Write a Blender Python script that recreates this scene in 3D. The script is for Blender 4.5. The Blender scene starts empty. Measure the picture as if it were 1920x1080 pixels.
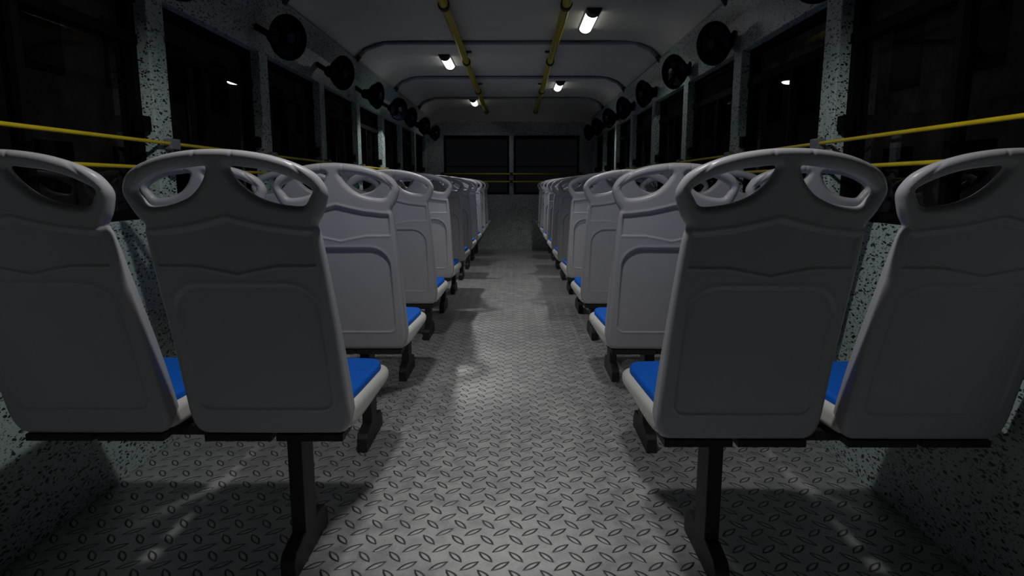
import bpy, bmesh, math
import numpy as np
from mathutils import Vector, Matrix

scene = bpy.context.scene
COL = scene.collection
CAMX = 0.076
H = 0.95

# ------------------------------------------------------------------ node helpers
class NT:
    def __init__(s, name):
        s.m = bpy.data.materials.new(name); s.m.use_nodes = True
        s.t = s.m.node_tree; s.t.nodes.clear()
        s.out = s.t.nodes.new('ShaderNodeOutputMaterial')
    def n(s, typ, **kw):
        nd = s.t.nodes.new(typ)
        for k, v in kw.items():
            if k.startswith('i_'):
                s.put(nd.inputs[k[2:]], v)
            else:
                setattr(nd, k, v)
        return nd
    def put(s, sock, v):
        if isinstance(v, bpy.types.NodeSocket): s.t.links.new(v, sock)
        else: sock.default_value = v
    def math(s, op, a, b=0.0, c=0.0, clamp=False):
        nd = s.t.nodes.new('ShaderNodeMath'); nd.operation = op; nd.use_clamp = clamp
        s.put(nd.inputs[0], a); s.put(nd.inputs[1], b); s.put(nd.inputs[2], c)
        return nd.outputs[0]
    def sstep(s, v, a, b, lo=0.0, hi=1.0):
        nd = s.t.nodes.new('ShaderNodeMapRange'); nd.interpolation_type = 'SMOOTHSTEP'
        s.put(nd.inputs[0], v); nd.inputs[1].default_value = a; nd.inputs[2].default_value = b
        nd.inputs[3].default_value = lo; nd.inputs[4].default_value = hi
        return nd.outputs[0]
    def mix(s, f, a, b):
        nd = s.t.nodes.new('ShaderNodeMix'); nd.data_type = 'RGBA'
        s.put(nd.inputs[0], f); s.put(nd.inputs[6], a); s.put(nd.inputs[7], b)
        return nd.outputs[2]
    def bsdf(s, **kw):
        b = s.t.nodes.new('ShaderNodeBsdfPrincipled')
        for k, v in kw.items(): s.put(b.inputs[k.replace('_', ' ')], v)
        s.t.links.new(b.outputs[0], s.out.inputs[0]); return b
    def coord(s, kind='Object'):
        return s.t.nodes.new('ShaderNodeTexCoord').outputs[kind]
    def noise(s, vec, scale, detail=2.0, rough=0.5, dist=0.0):
        nd = s.t.nodes.new('ShaderNodeTexNoise'); s.put(nd.inputs['Vector'], vec)
        nd.inputs['Scale'].default_value = scale; nd.inputs['Detail'].default_value = detail
        nd.inputs['Roughness'].default_value = rough; nd.inputs['Distortion'].default_value = dist
        return nd.outputs[0]
    def bump(s, h, strength=0.3, dist=0.01):
        nd = s.t.nodes.new('ShaderNodeBump'); nd.inputs['Strength'].default_value = strength
        nd.inputs['Distance'].default_value = dist; s.put(nd.inputs['Height'], h)
        return nd.outputs[0]

def C(r, g, b): return (r, g, b, 1.0)
def srgb(r, g, b):
    f = lambda c: (c/255/12.92) if c/255 <= .04045 else ((c/255+.055)/1.055)**2.4
    return (f(r), f(g), f(b), 1.0)

def plain(name, col, rough=0.5, metal=0.0, var=0.08, scale=25, bumps=0.0, spec=0.5, coat=0.0):
    m = NT(name); co = m.coord()
    n = m.noise(co, scale, 4, .6)
    f = m.sstep(n, .3, .75)
    dark = tuple(c*(1-var) for c in col[:3])+(1,)
    lite = tuple(min(1, c*(1+var)) for c in col[:3])+(1,)
    kw = dict(Base_Color=m.mix(f, dark, lite), Roughness=rough, Metallic=metal)
    b = m.bsdf(**kw)
    b.inputs['Specular IOR Level'].default_value = spec
    if coat: b.inputs['Coat Weight'].default_value = coat
    if bumps: m.put(b.inputs['Normal'], m.bump(m.noise(co, scale*8, 3), bumps, .001))
    return m.m

def speckle_mat():
    m = NT('speckled_panel'); co = m.coord()
    # warp coordinates so the flecks get irregular, elongated outlines
    nz = m.n('ShaderNodeTexNoise', i_Scale=30.0, i_Detail=2.0, i_Vector=co)
    off = m.n('ShaderNodeVectorMath', operation='SCALE'); m.put(off.inputs[0], nz.outputs[1]); off.inputs[3].default_value = .022
    add = m.n('ShaderNodeVectorMath', operation='ADD'); m.put(add.inputs[0], co); m.put(add.inputs[1], off.outputs[0])
    mp = m.n('ShaderNodeMapping'); m.put(mp.inputs[0], add.outputs[0])
    mp.inputs['Rotation'].default_value = (.6, .5, .4); mp.inputs['Scale'].default_value = (1, .55, 1.35)
    v = m.n('ShaderNodeTexVoronoi', i_Scale=88.0); m.put(v.inputs['Vector'], mp.outputs[0])
    sep = m.n('ShaderNodeSeparateColor'); m.put(sep.inputs[0], v.outputs['Color'])
    # per-cell radius: half the cells carry no fleck
    rad = m.sstep(sep.outputs[0], .12, .9, 0.0, .46)
    fl = m.sstep(m.math('SUBTRACT', rad, v.outputs['Distance']), -.02, .05)
    v2 = m.n('ShaderNodeTexVoronoi', i_Scale=170.0); m.put(v2.inputs['Vector'], mp.outputs[0])
    sep2 = m.n('ShaderNodeSeparateColor'); m.put(sep2.inputs[0], v2.outputs['Color'])
    r2 = m.sstep(sep2.outputs[0], .4, .95, 0, .5)
    fl2 = m.sstep(m.math('SUBTRACT', r2, v2.outputs['Distance']), -.03, .06)
    f = m.math('MAXIMUM', fl, m.math('MULTIPLY', fl2, .8))
    base = m.mix(m.sstep(m.noise(co, 3, 3), .35, .7), C(.38, .48, .465), C(.43, .53, .515))
    col = m.mix(f, base, C(.012, .02, .022))
    b = m.bsdf(Base_Color=col, Roughness=.38)
    b.inputs['Specular IOR Level'].default_value = .45
    return m.m

def floor_mat():
    m = NT('tread_plate'); co = m.coord()
    sx = m.n('ShaderNodeSeparateXYZ'); m.put(sx.inputs[0], co)
    L = .0785
    def lens(ox, oy, ang, hl, hw):
        u = m.math('SUBTRACT', m.math('FRACT', m.math('ADD', m.math('DIVIDE', sx.outputs[0], L), ox)), .5)
        v = m.math('SUBTRACT', m.math('FRACT', m.math('ADD', m.math('DIVIDE', sx.outputs[1], L*1.02), oy)), .5)
        c, s = math.cos(ang), math.sin(ang)
        p = m.math('ADD', m.math('MULTIPLY', u, c), m.math('MULTIPLY', v, s))
        q = m.math('ABSOLUTE', m.math('SUBTRACT', m.math('MULTIPLY', v, c), m.math('MULTIPLY', u, s)))
        pl = m.math('DIVIDE', p, hl)
        w = m.math('MULTIPLY', m.math('SUBTRACT', 1.0, m.math('MULTIPLY', pl, pl)), hw)
        return m.math('SUBTRACT', q, w)       # <0 inside
    e1 = lens(0.0, 0.0, math.radians(40), .345, .098)
    e2 = lens(0.5, 0.5, math.radians(-52), .345, .098)
    e = m.math('MINIMUM', e1, e2)
    big = m.noise(co, 2.2, 4, .6); mid = m.noise(co, 14, 5, .65); fine = m.noise(co, 120, 3, .6)
    hgt = m.sstep(e, -.055, .012, 1.0, 0.0)
    hgt2 = m.math('ADD', hgt, m.math('MULTIPLY', mid, .10))
    # relief shade painted as a broken dark outline round each lug
    crease_shade = m.math('MULTIPLY', m.sstep(e, -.042, -.008), m.sstep(e, .018, .052, 1.0, 0.0))
    crease_shade = m.math('MULTIPLY', crease_shade, m.sstep(mid, .25, .55, .55, 1.0))
    pits = m.n('ShaderNodeTexVoronoi', i_Scale=55.0); m.put(pits.inputs['Vector'], co)
    psep = m.n('ShaderNodeSeparateColor'); m.put(psep.inputs[0], pits.outputs['Color'])
    pit = m.math('MULTIPLY', m.sstep(pits.outputs['Distance'], .06, .13, 1, 0), m.math('GREATER_THAN', psep.outputs[0], .6))
    pit = m.math('MULTIPLY', pit, m.sstep(m.noise(co, 5, 2), .46, .58))
    base = m.mix(m.sstep(m.math('ADD', m.math('MULTIPLY', mid, .6), m.math('MULTIPLY', big, .4)), .38, .62), C(.42, .43, .43), C(.59, .595, .585))
    base = m.mix(m.math('MULTIPLY', m.sstep(fine, .5, .7), .35), base, C(.68, .68, .67))
    base = m.mix(m.math('MULTIPLY', m.sstep(e, -.06, -.035, 1, 0), .35), base, C(.74, .74, .73))
    col = m.mix(m.math('MULTIPLY', crease_shade, .88), base, C(.012, .012, .013))
    col = m.mix(m.math('MULTIPLY', pit, .9), col, C(.01, .01, .01))
    rough = m.sstep(mid, .3, .7, .42, .56)
    b = m.bsdf(Base_Color=col, Roughness=rough, Metallic=.5)
    m.put(b.inputs['Normal'], m.bump(hgt2, .9, .0032))
    return m.m

def glass_mat():
    m = NT('window_glass')
    fr = m.n('ShaderNodeFresnel', i_IOR=1.5)
    tr = m.n('ShaderNodeBsdfTransparent'); tr.inputs[0].default_value = C(.55, .55, .55)
    gl = m.n('ShaderNodeBsdfGlossy'); gl.inputs['Color'].default_value = C(.9, .9, .9); gl.inputs['Roughness'].default_value = .01
    mx = m.n('ShaderNodeMixShader'); m.put(mx.inputs[0], m.math('MULTIPLY', fr.outputs[0], .045))
    m.t.links.new(tr.outputs[0], mx.inputs[1]); m.t.links.new(gl.outputs[0], mx.inputs[2])
    m.t.links.new(mx.outputs[0], m.out.inputs[0]); return m.m

def emit_mat(name, col, s):
    m = NT(name); e = m.n('ShaderNodeEmission'); e.inputs[0].default_value = col; e.inputs[1].default_value = s
    m.t.links.new(e.outputs[0], m.out.inputs[0]); return m.m

LAMP = 3.0
M = dict(
    panel=speckle_mat(), floor=floor_mat(), glass=glass_mat(),
    ceil=plain('ceiling_liner', C(.72, .70, .62), .6, var=.04, scale=4),
    rib=plain('rib_grey_paint', C(.26, .275, .33), .4, var=.1),
    ribend=plain('black_rubber', C(.012, .012, .013), .5),
    seat=plain('grey_moulded_plastic', C(.47, .47, .51), .36, var=.025, scale=12, spec=.5),
    pan=plain('pale_lit_plastic', C(.76, .75, .71), .36, var=.025, scale=12, spec=.5),  # seat plastic made paler, with aisle light put into its colour
    cushion=plain('blue_vinyl', C(.003, .14, .72), .62, var=.05, scale=40, spec=.25),
    black=plain('black_painted_steel', C(.010, .0095, .009), .6, var=.3, scale=18),
    yellow=plain('yellow_painted_tube', C(.62, .47, .012), .38, var=.08, scale=18),
    clamp=plain('grey_clamp_plastic', C(.16, .165, .19), .4),
    dark=plain('black_window_frame', C(.0025, .0025, .0025), .75, var=.2, spec=.08),
    fan=plain('navy_fan_plastic', C(.0010, .0016, .005), .8, var=.1, spec=.03),
    hub=plain('blue_fan_plastic', C(.002, .004, .025), .6, var=.1),
    lens=emit_mat('lamp_diffuser', C(1.0, .985, .95), LAMP),
    street=emit_mat('street_lamp_glass', C(1, 1, .98), 6.0),
    facade=plain('dark_facade', C(.62, .57, .54), .8, var=.3, scale=1.5),
    asphalt=plain('asphalt', C(.05, .05, .05), .85, var=.3, scale=3),
)

# ------------------------------------------------------------------ object helpers
def link(name, me, mat, parent=None, smooth=False):
    if isinstance(me, bmesh.types.BMesh):
        bm = me; me = bpy.data.meshes.new(name)
        bmesh.ops.recalc_face_normals(bm, faces=bm.faces[:])
        bm.to_mesh(me); bm.free()
    if smooth:
        me.shade_smooth()
    if mat and not me.materials: me.materials.append(mat)
    o = bpy.data.objects.new(name, me); COL.objects.link(o)
    if parent: o.parent = parent
    return o
def tag(o, label=None, cat=None, group=None, kind=None):
    if label: o['label'] = label
    if cat: o['category'] = cat
    if group: o['group'] = group
    if kind: o['kind'] = kind
    return o
def empty(name, loc, rz=0):
    o = bpy.data.objects.new(name, None); COL.objects.link(o); o.location = loc; o.rotation_euler = (0, 0, rz)
    o.empty_display_size = .05
    return o
def struct(name, me, mat, parent=None, smooth=False):
    o = link(name, me, mat, parent, smooth)
    if not parent: o['kind'] = 'structure'
    return o
def box(bm, x0, x1, y0, y1, z0, z1, bev=0.0):
    b = bmesh.new()
    vs = [b.verts.new((x, y, z)) for x in (x0, x1) for y in (y0, y1) for z in (z0, z1)]
    for f in ((0,1,3,2),(4,6,7,5),(0,4,5,1),(2,3,7,6),(0,2,6,4),(1,5,7,3)):
        b.faces.new([vs[i] for i in f])
    if bev: bmesh.ops.bevel(b, geom=b.edges[:], offset=bev, segments=2, affect='EDGES', profile=.6)
    merge(bm, b)
def merge(bm, b):
    me = bpy.data.meshes.new('tmp'); b.to_mesh(me); b.free(); bm.from_mesh(me); bpy.data.meshes.remove(me)
def tube(bm, pts, r, n=12, caps=True):
    pts = [Vector(p) for p in pts]; rings = []
    up = None
    for i, p in enumerate(pts):
        if i == 0: d = pts[1]-p
        elif i == len(pts)-1: d = p-pts[-2]
        else: d = (pts[i+1]-p).normalized()+(p-pts[i-1]).normalized()
        d.normalize()
        if up is None:
            up = Vector((0,0,1)) if abs(d.z) < .9 else Vector((1,0,0))
        a = up.cross(d).normalized(); b_ = d.cross(a).normalized(); up = b_
        k = 1.0
        if 0 < i < len(pts)-1:
            c = (pts[i+1]-p).normalized().dot((p-pts[i-1]).normalized()); k = 1/max(.6, math.sqrt((1+c)/2))
        rr = r[i] if isinstance(r, (list, tuple)) else r
        rings.append([bm.verts.new(p+(a*math.cos(t)+b_*math.sin(t))*rr) for t in [2*math.pi*j/n for j in range(n)]])
    for i in range(len(rings)-1):
        for j in range(n):
            bm.faces.new((rings[i][j], rings[i][(j+1)%n], rings[i+1][(j+1)%n], rings[i+1][j]))
    if caps:
        bm.faces.new(rings[0][::-1]); bm.faces.new(rings[-1])
def lathe(bm, prof, n=32, mat=Matrix.Identity(4), close=False):
    """prof: (radius, height) along local +Z"""
    rings = []
    for r, h in prof:
        if r < 1e-6: rings.append([bm.verts.new(mat @ Vector((0,0,h)))])
        else: rings.append([bm.verts.new(mat @ Vector((r*math.cos(2*math.pi*j/n), r*math.sin(2*math.pi*j/n), h))) for j in range(n)])
    pr = list(zip(rings, rings[1:]))
    if close: pr.append((rings[-1], rings[0]))
    for a, b in pr:
        for j in range(n):
            A = [a[0]] if len(a) == 1 else [a[j], a[(j+1)%n]]
            B = [b[0]] if len(b) == 1 else [b[(j+1)%n], b[j]]
            if len(A)+len(B) >= 3: bm.faces.new(A+B)
def prism(bm, poly, axis, a0, a1, bev=0.0):
    """extrude a 2-D polygon along axis (0 = x: poly is (y,z); 1 = y: (x,z); 2 = z: (x,y))"""
    b = bmesh.new()
    def P(p, a):
        return (a, p[0], p[1]) if axis == 0 else ((p[0], a, p[1]) if axis == 1 else (p[0], p[1], a))
    A = [b.verts.new(P(p, a0)) for p in poly]; B = [b.verts.new(P(p, a1)) for p in poly]
    b.faces.new(A[::-1]); b.faces.new(B)
    for i in range(len(poly)):
        j = (i+1) % len(poly); b.faces.new((A[i], A[j], B[j], B[i]))
    if bev: bmesh.ops.bevel(b, geom=b.edges[:], offset=bev, segments=2, affect='EDGES', profile=.6)
    merge(bm, b)

def copy_tree(o, parent=None):
    c = o.copy(); COL.objects.link(c); c.parent = parent
    for ch in list(o.children): copy_tree(ch, c)
    return c

# ------------------------------------------------------------------ implicit surfaces (surface nets)
def surface_nets(F, org, h, name):
    S = F < 0
    nx, ny, nz = F.shape
    acc = np.zeros((nx-1, ny-1, nz-1, 3)); cnt = np.zeros((nx-1, ny-1, nz-1))
    def cells(a): return a
    # edge crossings on each axis, spread to the four cells that share the edge
    quads = []
    idx = None
    cross = []
    for ax in range(3):
        sl0 = [slice(None)]*3; sl1 = [slice(None)]*3
        sl0[ax] = slice(0, -1); sl1[ax] = slice(1, None)
        A, B = F[tuple(sl0)], F[tuple(sl1)]
        ch = (A < 0) != (B < 0)
        I = np.argwhere(ch); t = A[ch]/(A[ch]-B[ch])
        P = I.astype(float); P[:, ax] += t
        cross.append((I, A[ch] < 0))
        o1, o2 = [(1, 2), (2, 0), (0, 1)][ax]
        for d1 in (0, 1):
            for d2 in (0, 1):
                Cc = I.copy(); Cc[:, o1] -= d1; Cc[:, o2] -= d2
                ok = (Cc[:, o1] >= 0) & (Cc[:, o2] >= 0) & (Cc[:, o1] < F.shape[o1]-1) & (Cc[:, o2] < F.shape[o2]-1)
                c = Cc[ok]
                np.add.at(acc, (c[:, 0], c[:, 1], c[:, 2]), P[ok]); np.add.at(cnt, (c[:, 0], c[:, 1], c[:, 2]), 1)
    act = cnt > 0
    idx = -np.ones(cnt.shape, int); n = int(act.sum()); idx[act] = np.arange(n)
    V = acc[act]/cnt[act][:, None]
    for ax in range(3):
        I, ins = cross[ax]
        o1, o2 = [(1, 2), (2, 0), (0, 1)][ax]
        ok = (I[:, o1] > 0) & (I[:, o2] > 0) & (I[:, o1] < F.shape[o1]-1) & (I[:, o2] < F.shape[o2]-1)
        I = I[ok]; ins = ins[ok]
        q = []
        for d1, d2 in ((1, 1), (0, 1), (0, 0), (1, 0)):
            c = I.copy(); c[:, o1] -= d1; c[:, o2] -= d2
            q.append(idx[c[:, 0], c[:, 1], c[:, 2]])
        q = np.stack(q, 1); q[~ins] = q[~ins][:, ::-1]; quads.append(q)
    Q = np.concatenate(quads)
    # normals from the field's gradient, trilinearly sampled
    G = np.stack(np.gradient(F), -1)
    i0 = np.clip(np.floor(V).astype(int), 0, np.array(F.shape)-2); f = V-i0
    N = 0
    for a in (0, 1):
        for b in (0, 1):
            for c in (0, 1):
                w = (f[:, 0] if a else 1-f[:, 0])*(f[:, 1] if b else 1-f[:, 1])*(f[:, 2] if c else 1-f[:, 2])
                N = N + G[i0[:, 0]+a, i0[:, 1]+b, i0[:, 2]+c]*w[:, None]
    N /= np.linalg.norm(N, axis=1)[:, None]+1e-9
    W = np.array(org)+V*h
    me = bpy.data.meshes.new(name)
    me.vertices.add(n); me.vertices.foreach_set('co', W.ravel())
    me.loops.add(Q.size); me.loops.foreach_set('vertex_index', Q.ravel())
    me.polygons.add(len(Q)); me.polygons.foreach_set('loop_start', np.arange(0, Q.size, 4)); me.polygons.foreach_set('loop_total', np.full(len(Q), 4))
    me.update(); me.validate()
    me.shade_smooth()
    me.normals_split_custom_set_from_vertices(N.tolist())
    return me

def spline(pts, n=8):
    P = [np.array(p, float) for p in pts]; out = []
    for i in range(len(P)):
        p0, p1, p2, p3 = P[i-1], P[i], P[(i+1) % len(P)], P[(i+2) % len(P)]
        for t in np.linspace(0, 1, n, endpoint=False):
            out.append(.5*((2*p1)+(-p0+p2)*t+(2*p0-5*p1+4*p2-p3)*t*t+(-p0+3*p1-3*p2+p3)*t**3))
    return np.array(out)
def poly_sdf(poly, X, Y):
    d = np.full(X.shape, 1e9); ins = np.zeros(X.shape, bool)
    for i in range(len(poly)):
        a = poly[i]; b = poly[(i+1) % len(poly)]
        ex, ey = b-a; L = ex*ex+ey*ey+1e-12
        t = np.clip(((X-a[0])*ex+(Y-a[1])*ey)/L, 0, 1)
        d = np.minimum(d, (X-a[0]-t*ex)**2+(Y-a[1]-t*ey)**2)
        if abs(ey) > 1e-9:
            c = ((a[1] > Y) != (b[1] > Y)) & (X < ex*(Y-a[1])/ey+a[0]); ins ^= c
    d = np.sqrt(d); d[ins] *= -1; return d
def sm(x, a, b):
    t = np.clip((x-a)/(b-a), 0, 1); return t*t*(3-2*t)

SB, STOP = .391, 1.014           # bottom and top of the backrest
LEAN = .207/(STOP-SB)
def lean_y(z): return -(z-SB)*LEAN

def backrest_mesh():
    h = .0025
    xs = np.arange(-.211, .2112, h); ys = np.arange(-.27, .115, h); zs = np.arange(SB-.015, STOP+.02, h)
    U, Z = np.meshgrid(xs, zs, indexing='ij')
    T = STOP
    half = [(0, T), (.05, T-.0025), (.10, T-.011), (.145, T-.026), (.174, T-.043), (.188, T-.062), (.193, T-.080), (.188, T-.099), (.178, T-.122), (.166, T-.1395)]
    body = [(.1655, T-.146), (.1700, T-.172), (.1735, T-.26), (.1765, T-.40), (.179, SB+.10), (.179, SB+.05), (.172, SB+.018), (.156, SB+.003), (.12, SB)]
    hs = half+body
    full = hs+[(-a, b) for a, b in hs[::-1][:-1]]
    out = poly_sdf(spline(full, 6), U, Z)
    hole = [(.0225, T-.031), (.055, T-.033), (.090, T-.038), (.125, T-.049), (.155, T-.064), (.1665, T-.075), (.160, T-.088), (.147, T-.1035), (.118, T-.103), (.088, T-.0965), (.060, T-.084), (.038, T-.064), (.026, T-.046)]
    hl = np.array(hole); hp = spline(hl, 5); hd = poly_sdf(hp, U, Z)
    hd2 = poly_sdf(hp*np.array([-1, 1]), U, Z)
    d2 = np.maximum(out, -np.minimum(hd, hd2))
    # rear relief
    au = np.abs(U)
    pk = np.minimum(1, (np.sqrt(au**2+.006**2)-.006)/.075)
    ztop1 = T-.130-.019*pk**.85-.008*sm(au, .07, .155)
    zbot1 = T-.240+.016*pk**.85
    p1 = np.maximum(np.maximum(Z-ztop1, zbot1-Z), au-.157)
    # rounded rectangle, large top corners
    def rr(cx0, z0, z1, hw, rt, rb):
        r = np.where(Z > (z0+z1)/2, rt, rb)
        qx = au-(hw-r); qz = np.abs(Z-(z0+z1)/2)-((z1-z0)/2-r)
        return np.hypot(np.maximum(qx, 0), np.maximum(qz, 0))+np.minimum(np.maximum(qx, qz), 0)-r
    p2 = rr(0, SB+.066, T-.262, .148, .062, .026)
    k1 = np.clip((Z-zbot1)/(ztop1-zbot1), 0, 1); k2 = np.clip((Z-(SB+.066))/(T-.262-SB-.066), 0, 1)
    rec = (.0014+.0046*k1)*sm(-p1, 0, .0035)+(.0013+.0062*k2)*sm(-p2, 0, .0045)
    rec -= .0022*np.exp(-((p1-.0055)/.004)**2)*sm(k1, .6, 1)+.0012*np.exp(-((p2-.004)/.004)**2)*sm(k2, .5, 1)
    # thin raised bead along lower edges
    rec -= .0016*np.exp(-(p2/.003)**2)*(1-.8*sm(k2, .0, .35)) + .0014*np.exp(-((Z-zbot1)/.003)**2)*(au < .157)
    # moulding seams on the handle
    for cu in (.034, ):
        rec += .0016*np.exp(-((au-cu)/.0022)**2)*(Z > T-.04)
    seam = np.abs((au-.158)*.75+(Z-(T-.050))*.66)
    rec += .0016*np.exp(-(seam/.0022)**2)*(hd > 0)*(hd2 > 0)*(Z > T-.075)*(au > .13)
    bodyk = sm(T-.125-Z, 0, .03)
    th = .0165+.0135*sm(T-.12-Z, 0, .48)          # half thickness
    th = th
    wr = -.0165                                       # rear face stays on one plane
    Y3 = ys[None, :, None]
    U3 = U[:, None, :]; Z3 = Z[:, None, :]
    D2 = d2[:, None, :]; TH = th[:, None, :]
    cy = (lean_y(Z)+wr+th+.30*U*U*sm(Z, SB, SB+.25)+.0165)[:, None, :]
    w = (Y3-cy)*math.cos(math.atan(LEAN))
    # relief acts on the rear (negative w) only
    w2 = np.where(w < 0, w-rec[:, None, :], w)
    hd3 = (np.abs(w2)-TH)
    r = (.0150-.002*bodyk)[:, None, :]
    F = np.hypot(np.maximum(D2+r, 0), np.maximum(hd3+r, 0))+np.minimum(np.maximum(D2+r, hd3+r), 0)-r
    F = np.maximum(F, -1)
    return surface_nets(F, (xs[0], ys[0], zs[0]), h, 'backrest')

PAN_F = .372
def pan_mesh():
    h = .004
    xs = np.arange(-.224, .225, h); ys = np.arange(-.02, .42, h); zs = np.arange(.37, .50, h)
    X, Y = np.meshgrid(xs, ys, indexing='ij')
    f = PAN_F
    hs = [(.150, .012), (.172, .016), (.181, .04), (.188, .13), (.196, .23), (.201, .30), (.194, .345), (.165, f-.004), (.08, f+.004), (0, f+.006)]
    full = hs+[(-a, b) for a, b in hs[::-1][1:]]
    D = poly_sdf(spline(full, 6), X, Y)[:, :, None]
    Z = zs[None, None, :]
    z0 = (.395+.022*sm(Y, .05, .36))[:, :, None]; z1 = (.4555-.003*np.exp(-(X/.12)**2))[:, :, None]
    c = (z0+z1)/2; th = (z1-z0)/2; r = .0205
    r = np.minimum(r, th-.001)
    q = np.abs(Z-c)-th
    F = np.hypot(np.maximum(D+r, 0), np.maximum(q+r, 0))+np.minimum(np.maximum(D+r, q+r), 0)-r
    return surface_nets(F, (xs[0], ys[0], zs[0]), h, 'seat_base')
def cushion_mesh():
    h = .004
    xs = np.arange(-.2, .201, h); ys = np.arange(0.0, .41, h); zs = np.arange(.435, .49, h)
    X, Y = np.meshgrid(xs, ys, indexing='ij')
    f = PAN_F-.012
    hs = [(.150, .040), (.166, .046), (.170, .07), (.176, .16), (.181, .25), (.183, .30), (.174, .338), (.15, f-.004), (.08, f+.002), (0, f+.003)]
    full = hs+[(-a, b) for a, b in hs[::-1][1:]]
    D = poly_sdf(spline(full, 6), X, Y)[:, :, None]; Z = zs[None, None, :]
    c = .457; th = .0155; r = .010
    q = np.abs(Z-c)-th
    F = np.hypot(np.maximum(D+r, 0), np.maximum(q+r, 0))+np.minimum(np.maximum(D+r, q+r), 0)-r
    return surface_nets(F, (xs[0], ys[0], zs[0]), h, 'cushion')

# ------------------------------------------------------------------ seats
back_me, pan_me, cush_me = backrest_mesh(), pan_mesh(), cushion_mesh()
proto = empty('bus_seat', (0, 0, 0))
link('backrest', back_me, M['seat'], proto)
link('seat_base', pan_me, M['pan'], proto)
tag(link('cushion', cush_me, M['cushion'], proto), 'blue cushion')

def stand_parts(side, root, pitch):
    # side: +1 when the wall lies at +x from the aisle seat; origin = aisle seat centre
    f = bmesh.new()
    for cx in (0.0, side*pitch):
        for s in (-1, 1):
            a, b = (cx-.157, cx-.006) if s < 0 else (cx+.006, cx+.157)
            prism(f, [(a, .0), (b, .0), (b-.004*s, .30), (a+.004*s, .30)], 2, .374, .390)
    fr = link('seat_frame', f, M['black'], root)
    c = bmesh.new()
    x0, x1 = sorted((-side*.13, side*(pitch+.17)))
    box(c, x0, x1, .10, .14, .348, .3745, .003)
    box(c, x0, x1, .255, .295, .348, .3745, .003)
    link('crossbar', c, M['black'], root)
    l = bmesh.new(); box(l, -.018, .018, .125, .215, .066, .349, .003)
    link('leg', l, M['black'], root)
    g = bmesh.new()
    prism(g, [(.036, 0), (.31, 0), (.31, .035), (.285, .072), (.23, .078), (.115, .078), (.050, .066), (.036, .050)], 0, -.018, .018, .003)
    link('foot', g, M['black'], root)

ORD = ['nearest', 'second', 'third', 'fourth', 'fifth', 'sixth', 'seventh', 'eighth', 'ninth', 'farthest']
PITCH = .408
AX = {'left': -.548+CAMX, 'right': .489+CAMX}
rowY = [None]+[2.133+.838*k for k in range(9)]
stand0 = {}
for sd in ('left', 'right'):
    sg = -1 if sd == 'left' else 1
    r0 = empty('seat_stand', (0, 0, 0)); stand_parts(sg, r0, PITCH); stand0[sd] = r0
first = True
for i in range(10):
    for sd in ('left', 'right'):
        sg = -1 if sd == 'left' else 1
        y = (1.377 if sd == 'left' else 1.349) if i == 0 else rowY[i]
        rowt = f'{ORD[i]} row'
        for pos, x in (('aisle', AX[sd]), ('window', AX[sd]+sg*PITCH)):
            o = proto if first else copy_tree(proto); first = False
            o.location = (x, y, 0)
            look = 'grey plastic bus seat with blue cushion'
            tag(o, f'{look}, {pos} side, {sd} block, {rowt}', 'seat', 'bus seats in two blocks either side of the aisle')
        s = stand0[sd] if i == 0 else copy_tree(stand0[sd])
        s.location = (AX[sd], y, 0)
        tag(s, f'black steel frame and leg under the {sd} seat pair, {rowt}', 'seat stand', 'black steel stands under the seat pairs')

# ------------------------------------------------------------------ shell
WX = 1.202; PX = 1.174; GX = 1.222; YB = 9.45; YF = -1.6
HZ0, HZ1, HZ2 = 1.592, 1.76, 1.872
CZ = 2.012
b = bmesh.new(); box(b, -WX-.2, WX+.2, YF-.1, YB+.2, -.05, 0)
struct('floor', b, M['floor'])
SILL = .832
posts = [2.39+.973*k for k in range(-4, 8)]; posts[3] -= .08
PW = .11
CX1 = 1.115            # where the sloped coving meets the ceiling
for sd, sg in (('left', -1), ('right', 1)):
    w = bmesh.new(); CX1 = 1.114 if sg < 0 else 1.152
    X = lambda a, c: sorted((sg*a, sg*c))
    x0, x1 = X(WX, WX+.09); box(w, x0, x1, YF, YB+.1, 0, SILL, .004)
    poly = [(sg*PX, HZ0), (sg*PX, HZ1), (sg*CX1, HZ2), (sg*(CX1+.03), HZ2+.05), (sg*(WX+.09), HZ2+.05), (sg*(WX+.09), HZ0)]
    if sg > 0: poly = poly[::-1]
    prism(w, poly, 1, YF, YB+.1, .003)
    wall = struct(f'wall_{sd}', w, M['panel'])
    for y in posts:
        p = bmesh.new(); x0, x1 = X(PX, WX+.09)
        box(p, x0, x1, y-PW, min(y, YB), SILL-.002, HZ0+.002, .004)
        link('post', p, M['panel'], wall)
# back wall: panel with two openings
def zlat(px, py_unused=None): return None
BW = [(-.96, -.012), (.053, 1.003)]
BZ0, BZ1 = .806, 1.648
w = bmesh.new()
box(w, -WX-.09, WX+.09, YB, YB+.09, 0, BZ0, .003)
box(w, -WX-.09, WX+.09, YB, YB+.09, BZ1, CZ+.05, .003)
box(w, -WX-.09, BW[0][0], YB, YB+.09, BZ0-.001, BZ1+.001)
box(w, BW[0][1], BW[1][0], YB-.012, YB+.09, BZ0-.001, BZ1+.001, .004)
box(w, BW[1][1], WX+.09, YB, YB+.09, BZ0-.001, BZ1+.001)
struct('wall_back', w, M['panel'])
w = bmesh.new(); box(w, -WX-.09, WX+.09, YF-.09, YF, 0, CZ+.05)
struct('wall_front', w, M['dark'])
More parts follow.
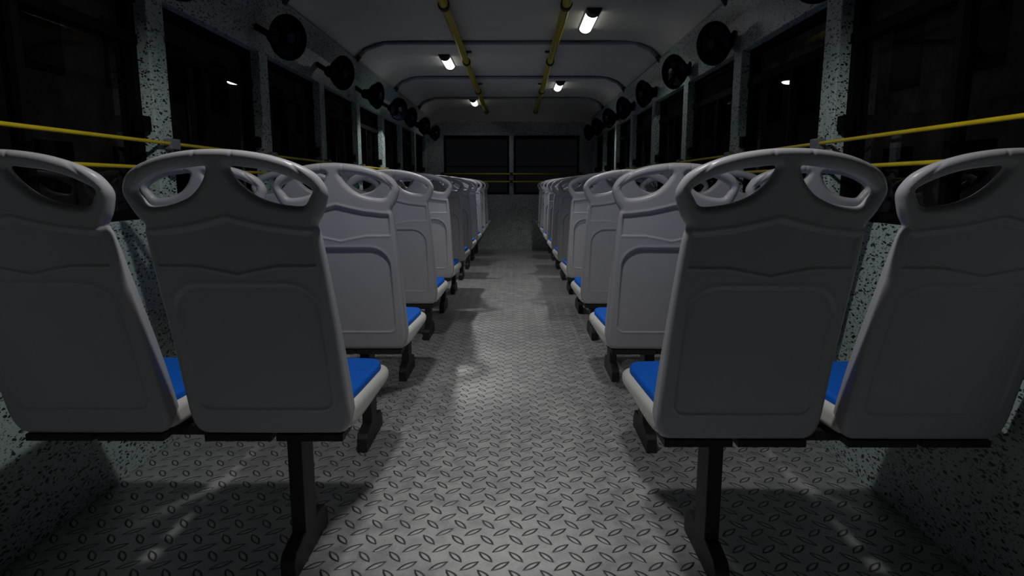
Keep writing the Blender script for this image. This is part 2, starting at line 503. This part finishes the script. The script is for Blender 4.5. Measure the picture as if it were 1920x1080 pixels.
# ceiling: shallow vault with a cove on the sides and at the back
b = bmesh.new()
prof = [(-1.145, .135), (-1.125, .108), (-1.09, .070), (-1.04, .042), (-.98, .018), (-.90, .004), (-.8, 0), (-.4, 0), (0, 0), (.4, 0), (.8, 0), (.90, .004), (.98, .018), (1.04, .042), (1.09, .070), (1.125, .108), (1.145, .135)]
yl = [(YF, 0), (0, 0), (3, 0), (6, 0), (8.4, 0), (8.75, .012), (9.05, .04), (9.25, .08), (9.38, .125), (9.46, .175)]
prof = [(x+(.036*min(1, (x-.8)/.2) if x > .8 else 0), d) for x, d in prof]
low = [[b.verts.new((x, y, CZ-max(d, e) if False else CZ-(d**1.5+e**1.5)**(1/1.5))) for x, d in prof] for y, e in yl]
for i in range(len(yl)-1):
    for j in range(len(prof)-1):
        b.faces.new((low[i][j], low[i][j+1], low[i+1][j+1], low[i+1][j]))
up = [[b.verts.new((x*1.1, y+(.05 if i else -.05), CZ+.08)) for x, d in prof] for i, (y, e) in ((0, yl[0]), (1, yl[-1]))]
n = len(prof)
b.faces.new(up[0][::-1]+[]) if False else None
for j in range(n-1): b.faces.new((up[0][j], up[1][j], up[1][j+1], up[0][j+1]))
ceil = struct('ceiling', b, M['ceil'], smooth=True)

# ceiling ribs (bent tubes with black rubber ends)
def rib(k, y):
    b = bmesh.new()
    pts = [(-1.040, 1.945), (-.945+.0, CZ-.013)]
    path = [(-1.122, y, 1.868), (-1.095, y, 1.905), (-1.050, y, 1.948), (-.905, y, CZ-.014), (.0, y, CZ-.014), (.965, y, CZ-.014), (1.085, y, 1.948), (1.138, y, 1.902), (1.166, y, 1.864)]
    tube(b, path[1:-1], .0165, 12)
    o = struct(f'trim_{k}', b, M['rib'], smooth=True)
    for q in (path[:2], path[-2:]):
        e = bmesh.new(); tube(e, [Vector(q[0]), Vector(q[1])], .020, 12); link('rubber_end', e, M['ribend'], o)
for k, y in enumerate((.40, 1.93, 3.475, 5.02, 6.59, 8.14)): rib(k+1, y)

# ------------------------------------------------------------------ windows
wn = [0]
def side_window(sg, y0, y1):
    wn[0] += 1
    f = bmesh.new()
    xa, xb = sorted((sg*(GX-.006), sg*(GX+.034)))
    z0, z1 = SILL, HZ0; t = .034
    box(f, xa, xb, y0, y0+t, z0, z1); box(f, xa, xb, y1-t, y1, z0, z1)
    box(f, xa, xb, y0, y1, z0, z0+.03); box(f, xa, xb, y0, y1, z1-.028, z1)
    root = struct(f'window_{wn[0]}', f, M['dark'])
    b = bmesh.new(); xc, xd = sorted((sg*(GX-.012), sg*(GX+.03)))
    box(b, xc, xd, y0, y1, 1.420, 1.455, .003); link('crossbar', b, M['dark'], root)
    ym = y0+(y1-y0)*.43
    b = bmesh.new(); box(b, xc, xd, ym-.026, ym-.002, z0+.03, 1.420, .003); link('mullion', b, M['dark'], root)
    b = bmesh.new(); xe, xf = sorted((sg*(GX+.004), sg*(GX+.03)))
    box(b, xe, xf, ym+.002, ym+.024, z0+.03, 1.420, .003); link('mullion', b, M['dark'], root)
    def pane(a0, a1, c0, c1, dx):
        g = bmesh.new(); xg, xh = sorted((sg*(GX+dx), sg*(GX+dx+.004)))
        v = [g.verts.new((sg*(GX+dx), *p)) for p in ((a0, c0), (a1, c0), (a1, c1), (a0, c1))]
        g.faces.new(v); link('pane', g, M['glass'], root)
    pane(y0+t, ym-.02, z0+.03, 1.420, .010)
    pane(ym+.02, y1-t, z0+.03, 1.420, .022)
    pane(y0+t, y1-t, 1.455, z1-.028, .016)
    b = bmesh.new(); xl, xm = sorted((sg*(GX-.040), sg*(GX+.0)))
    box(b, xl, xm, y1-.052, y1-.008, 1.130, 1.182, .005)
    link('latch', b, M['dark'], root)
for sg in (-1, 1):
    for k in range(len(posts)-1):
        side_window(sg, posts[k], posts[k+1]-PW)
for x0, x1 in BW:
    wn[0] += 1
    f = bmesh.new(); y0, y1 = YB+.012, YB+.05; t = .03
    box(f, x0, x0+t, y0, y1, BZ0, BZ1); box(f, x1-t, x1, y0, y1, BZ0, BZ1)
    box(f, x0, x1, y0, y1, BZ0, BZ0+.03); box(f, x0, x1, y0, y1, BZ1-.05, BZ1)
    box(f, x0, x1, y0, y1-.01, 1.198, 1.216)
    root = struct(f'window_{wn[0]}', f, M['dark'])
    for a0, a1 in ((BZ0+.03, 1.198), (1.216, BZ1-.05)):
        g = bmesh.new()
        g.faces.new([g.verts.new(p) for p in ((x0+t, YB+.03, a0), (x1-t, YB+.03, a0), (x1-t, YB+.03, a1), (x0+t, YB+.03, a1))])
        link('pane', g, M['glass'], root)

# ------------------------------------------------------------------ handrails
def wall_rail(sd, sg, z, r, which):
    x = sg*(PX-.020)
    b = bmesh.new(); tube(b, [(x, YF, z), (x, 2, z), (x, YB-.06, z)], r, 12)
    root = empty('handrail', (x, YF, z))
    o = link('tube', b, M['yellow'], root, True); o.matrix_parent_inverse = Matrix.Translation((-x, -YF, -z))
    for y in posts:
        c = bmesh.new()
        xa, xb = sorted((sg*PX, x-sg*.010))
        box(c, xa, xb, y-PW+.038, y-.006, z-.020, z+.018, .005)
        o = link('bracket', c, M['clamp'], root); o.matrix_parent_inverse = Matrix.Translation((-x, -YF, -z))
    tag(root, f'thin yellow window handrail along the {sd} wall, {which} of the two', 'handrail', 'yellow handrails across the windows')
for sd, sg in (('left', -1), ('right', 1)):
    wall_rail(sd, sg, 1.094, .0062, 'upper'); wall_rail(sd, sg, 1.0065, .0062, 'lower')
for z, which in ((1.102, 'upper'), (.992, 'lower')):
    b = bmesh.new(); y = YB-.05; tube(b, [(-.99, y, z), (0, y, z), (1.04, y, z)], .011, 12)
    root = empty('handrail', (0, y, z)); inv = Matrix.Translation((0, -y, -z))
    o = link('tube', b, M['yellow'], root, True); o.matrix_parent_inverse = inv
    for x in (-.975, .02, 1.025):
        c = bmesh.new(); box(c, x-.022, x+.022, y-.016, YB-.005, z-.02, z+.02, .004)
        o = link('bracket', c, M['ribend'], root); o.matrix_parent_inverse = inv
    tag(root, f'yellow handrail across the two rear windows, {which} of the two', 'handrail', 'yellow handrails across the windows')
# ceiling grab rails
def grab_rail(sd, lat):
    x = lat+CAMX; z = 1.93
    root = empty('grab_rail', (x, 5, z)); inv = Matrix.Translation((-x, -5, -z))
    b = bmesh.new(); tube(b, [(x, YF, z), (x, 4, z), (x, 9.02, z)], .0245, 16)
    o = link('tube', b, M['yellow'], root, True); o.matrix_parent_inverse = inv
    for y in (.42, 2.08, 3.74, 5.40, 7.06, 8.98):
        c = bmesh.new()
        mt = Matrix.Translation((x, y, z)) @ Matrix.Rotation(math.pi/2, 4, 'X')
        lathe(c, [(.0245, -.022), (.033, -.022), (.033, .022), (.0245, .022)], 20, mt, close=True)
        tube(c, [(x, y, z+.028), (x, y, CZ-.004)], .011, 10)
        s = 1 if lat < 0 else -1
        box(c, x-.03 if s > 0 else x-.042, x+.042 if s > 0 else x+.03, y-.02, y+.02, CZ-.012, CZ-.001, .002)
        o = link('hanger', c, M['ribend'], root); o.matrix_parent_inverse = inv
        k = bmesh.new(); lathe(k, [(.0246, .022), (.029, .022), (.029, .032), (.0246, .032)], 20, Matrix.Translation((x, y, z)) @ Matrix.Rotation(-math.pi/2, 4, 'X'), close=True)
        o = link('collar', k, M['clamp'], root, True); o.matrix_parent_inverse = inv
    tag(root, f'thick yellow overhead grab rail hung from the ceiling, {sd} of the aisle', 'grab rail', 'yellow overhead grab rails')
grab_rail('left', -.395); grab_rail('right', .281)

# ------------------------------------------------------------------ lamps
def lamp_proto(pw, y):
    root = empty('ceiling_lamp', (0, 0, CZ))
    L = .54; W = .042; D = .034
    def prof(k, w, d): return [(w*math.cos(t), -d*math.sin(t)) for t in [math.pi*i/14 for i in range(15)]]
    b = bmesh.new(); prism(b, prof(0, W, D), 1, -L/2+.085, L/2-.02)
    link('diffuser', b, M['lens'], root)
    for a, c in ((-L/2, -L/2+.085), (L/2-.02, L/2)):
        e = bmesh.new(); prism(e, prof(0, W+.005, D+.006), 1, a, c, .002); link('end_cap', e, M['ribend'], root)
    li = bpy.data.lights.new('lamp_beam', 'SPOT'); li.shadow_soft_size = .05; li.spot_blend = .22
    li.energy = 26.0*pw; li.spot_size = math.radians({2.9: 82, 5.79: 126, 7.17: 118}.get(y, 152)); li.color = (1.0, 1.0, .975)
    lo = bpy.data.objects.new('lamp_beam', li); COL.objects.link(lo); lo.parent = root; lo.location = (0, .03, -D-.06)
    e = bmesh.new(); box(e, -W-.006, W+.006, -L/2, L/2, -.004, 0); link('base', e, M['ribend'], root)
    return root
lamps = [(.0, 1.10, 1.15, 'over the aisle beside the camera'), (.0, 2.9, 1.05, 'added unseen over the aisle to brighten it'),  # the second is an unseen lamp added to brighten the aisle floor
         (.558, 4.385, .10, 'nearest lamp right of the grab rails'), (-.515, 5.79, 1.35, 'nearer one left of the grab rails'),
         (.548, 7.17, .6, 'farther one right of the grab rails'), (-.46, 8.55, .06, 'farthest lamp, left of the grab rails')]
for k, (x, y, pw, t) in enumerate(lamps):
    # each lamp's spot power is set by hand to balance floor and seats
    o = lamp_proto(pw, y)
    o.location = (x, y, CZ)
    tag(o, f'lit white tube lamp with black end cap, {t}', 'ceiling lamp', 'lit lamps on the ceiling')

# ------------------------------------------------------------------ fans
def fan_proto():
    root = empty('wall_fan', (0, 0, 0))     # local +Z is the blowing direction
    R = .098
    b = bmesh.new(); lathe(b, [(0, -.128), (.030, -.128), (.036, -.115), (.038, -.085), (.052, -.062), (.080, -.036), (R-.004, -.012), (R, 0), (R-.004, 0), (.078, -.033), (.050, -.056), (0, -.066)], 36)
    link('housing', b, M['fan'], root, True)
    b = bmesh.new()
    prof = [(R+.005*math.cos(t), .004+.005*math.sin(t)) for t in [2*math.pi*i/8 for i in range(8)]]
    lathe(b, prof, 40, close=True); link('rim', b, M['fan'], root, True)
    g = bmesh.new()
    for i in range(1, 10):
        r = .024+i*.0088; zz = .018*(1-(r/R)**2)+.006
        lathe(g, [(r-.0013, zz), (r, zz+.0013), (r+.0013, zz), (r, zz-.0013)], 32, close=True)
    for i in range(16):
        t = 2*math.pi*i/16
        pts = [((r)*math.cos(t), r*math.sin(t), .018*(1-(r/R)**2)+.005) for r in (.02, .05, .08, R)]
        tube(g, pts, .0014, 5)
    link('grille', g, M['fan'], root)
    h = bmesh.new(); lathe(h, [(0, .030), (.014, .030), (.024, .024), (.026, .010), (.024, .002)], 24); link('badge', h, M['hub'], root, True)
    for i in range(4):
        bl = bmesh.new(); t0 = i*math.pi/2; vs = []
        for r in (.014, .05, .088):
            wdt = {.014: .35, .05: .62, .088: .55}[r]
            vs.append([Vector((r*math.cos(t0+s*wdt), r*math.sin(t0+s*wdt), -.020+s*.010)) for s in (-1, -.33, .33, 1)])
        A = [[bl.verts.new(p) for p in row] for row in vs]; B = [[bl.verts.new(p+Vector((0, 0, .002))) for p in row] for row in vs]
        for i2 in range(2):
            for j in range(3):
                bl.faces.new((A[i2][j], A[i2][j+1], A[i2+1][j+1], A[i2+1][j])); bl.faces.new((B[i2][j], B[i2+1][j], B[i2+1][j+1], B[i2][j+1]))
        for j in range(3):
            bl.faces.new((A[0][j], B[0][j], B[0][j+1], A[0][j+1])); bl.faces.new((A[2][j], A[2][j+1], B[2][j+1], B[2][j]))
        for j in (0, 3):
            for i2 in range(2): bl.faces.new((A[i2][j], A[i2+1][j], B[i2+1][j], B[i2][j]))
        link('blade', bl, M['hub'], root)
    m = bmesh.new(); lathe(m, [(0, -.060), (.022, -.060), (.022, -.008), (0, -.008)], 20); link('hub', m, M['fan'], root)
    return root
fp = fan_proto()
fanL = [2.18, 3.19, 4.17, 5.20, 6.12, 6.86, 7.85, 8.90]
fanR = [2.22, 3.33, 4.14, 5.12, 6.05, 6.95, 7.95, 8.85]
kn = 0
ordf = ['nearest', 'second', 'third', 'fourth', 'fifth', 'sixth', 'seventh', 'farthest']
for sd, sg, ys_, lat in (('left', -1, fanL, -1.083), ('right', 1, fanR, .985)):
    for i, y in enumerate(ys_):
        o = fp if kn == 0 else copy_tree(fp); kn += 1
        x = lat+CAMX
        turn = (58, 54, 62, 74, 50, 66, 60, 64)[i] if sg < 0 else (56, 54, 60, 72, 66, 62, 60, 64)[i]
        a = math.radians(turn)
        nrm = Vector((-sg*math.sin(a), -math.cos(a), -.16)).normalized()
        o.location = (x, y, 1.640)
        o.rotation_mode = 'QUATERNION'; o.rotation_quaternion = nrm.to_track_quat('Z', 'Y')
        # arm from the housing's neck to the header panel, in the fan's own frame
        tip = o.rotation_quaternion.inverted() @ (Vector((sg*PX, y+.03, 1.70))-Vector(o.location))
        br = bmesh.new(); tube(br, [Vector((0, 0, -.118)), Vector((0, 0, -.118)).lerp(tip, .5), tip], .016, 8)
        br2 = link('bracket', br, M['fan'], o)
        where = f'{ordf[i]} in the row' if i in (0, 7) else f'{ordf[i]} from the camera'
        tag(o, f'round dark navy fan on the {sd} header above the windows, {where}', 'fan', 'round wall fans above the windows')

# ------------------------------------------------------------------ street outside
b = bmesh.new(); box(b, -30, 30, -20, 40, -.95, -.90); tag(struct('ground', b, M['asphalt']), kind='structure')
def building(x0, x1, y0, y1, hgt, face, lab):
    b = bmesh.new(); box(b, x0, x1, y0, y1, -.9, hgt)
    root = empty('building', ((x0+x1)/2, (y0+y1)/2, -.9)); inv = Matrix.Translation((-(x0+x1)/2, -(y0+y1)/2, .9))
    o = link('wall', b, M['facade'], root); o.matrix_parent_inverse = inv
    yy = y0+1.2
    while yy < y1-1.4:
        for zz in (.3, 3.1):
            w = bmesh.new(); xf = x1 if face > 0 else x0
            xa, xb = sorted((xf-.02*face, xf+.06*face)); box(w, xa, xb, yy, yy+1.1, zz, zz+1.5)
            o = link('window', w, M['dark'], root); o.matrix_parent_inverse = inv
        yy += 2.5
    tag(root, lab, 'building')
building(-17, -9, -4, 60, 9, 1, 'dark building facade dimly visible outside the left windows')
building(9, 17, -4, 60, 9, -1, 'dark building facade dimly visible outside the right windows')

def street_lamp(x, y, lab):
    root = empty('street_lamp', (x, y, -.9)); zt = 4.03; d = -1 if x > 0 else 1
    b = bmesh.new(); tube(b, [(d*-1.1, 0, 0), (d*-1.1, 0, 2), (d*-1.1, 0, zt-.05)], [.07, .06, .045], 12); link('pole', b, M['black'], root, True)
    b = bmesh.new(); tube(b, [(d*-1.1, 0, zt-.1), (d*-.9, 0, zt+.10), (d*-.2, 0, zt+.14)], .03, 10); link('arm', b, M['black'], root, True)
    b = bmesh.new(); prism(b, [(-.22, .03), (.22, .03), (.17, .12), (-.17, .12)], 1, -.15, .15, .01)
    o = link('lamp_head', b, M['black'], root); o.location = (0, 0, zt)
    b = bmesh.new(); lathe(b, [(0, -.012), (.12, -.008), (.165, .012), (.172, .03), (0, .03)], 24)
    o = link('lamp_glass', b, M['street'], root); o.location = (0, 0, zt)
    tag(root, lab, 'street lamp')
street_lamp(-6.04, 14.5, 'white lit street lamp seen through the left windows')
street_lamp(6.06, 14.5, 'white lit street lamp seen through the right windows')

# ------------------------------------------------------------------ world, camera
w = bpy.data.worlds.new('night'); scene.world = w; w.use_nodes = True
bg = w.node_tree.nodes['Background']; bg.inputs[0].default_value = (.9, 1.0, 1.1, 1); bg.inputs[1].default_value = .0045

cam = bpy.data.cameras.new('camera'); co = bpy.data.objects.new('camera', cam); COL.objects.link(co)
f = 1200.0
cam.sensor_width = 36; cam.lens = f*36/1920; cam.clip_start = .02
co.location = (CAMX, 0, H)
co.rotation_euler = (math.pi/2-math.atan(194/f), 0, math.atan(6/f))
scene.camera = co

scene.view_settings.view_transform = 'Standard'
scene.view_settings.look = 'None'
scene.view_settings.gamma = 1.0
scene.view_settings.exposure = 0.0
scene.view_settings.use_curve_mapping = False
scene.cycles.use_denoising = True
scene.cycles.max_bounces = 6
scene.cycles.diffuse_bounces = 1
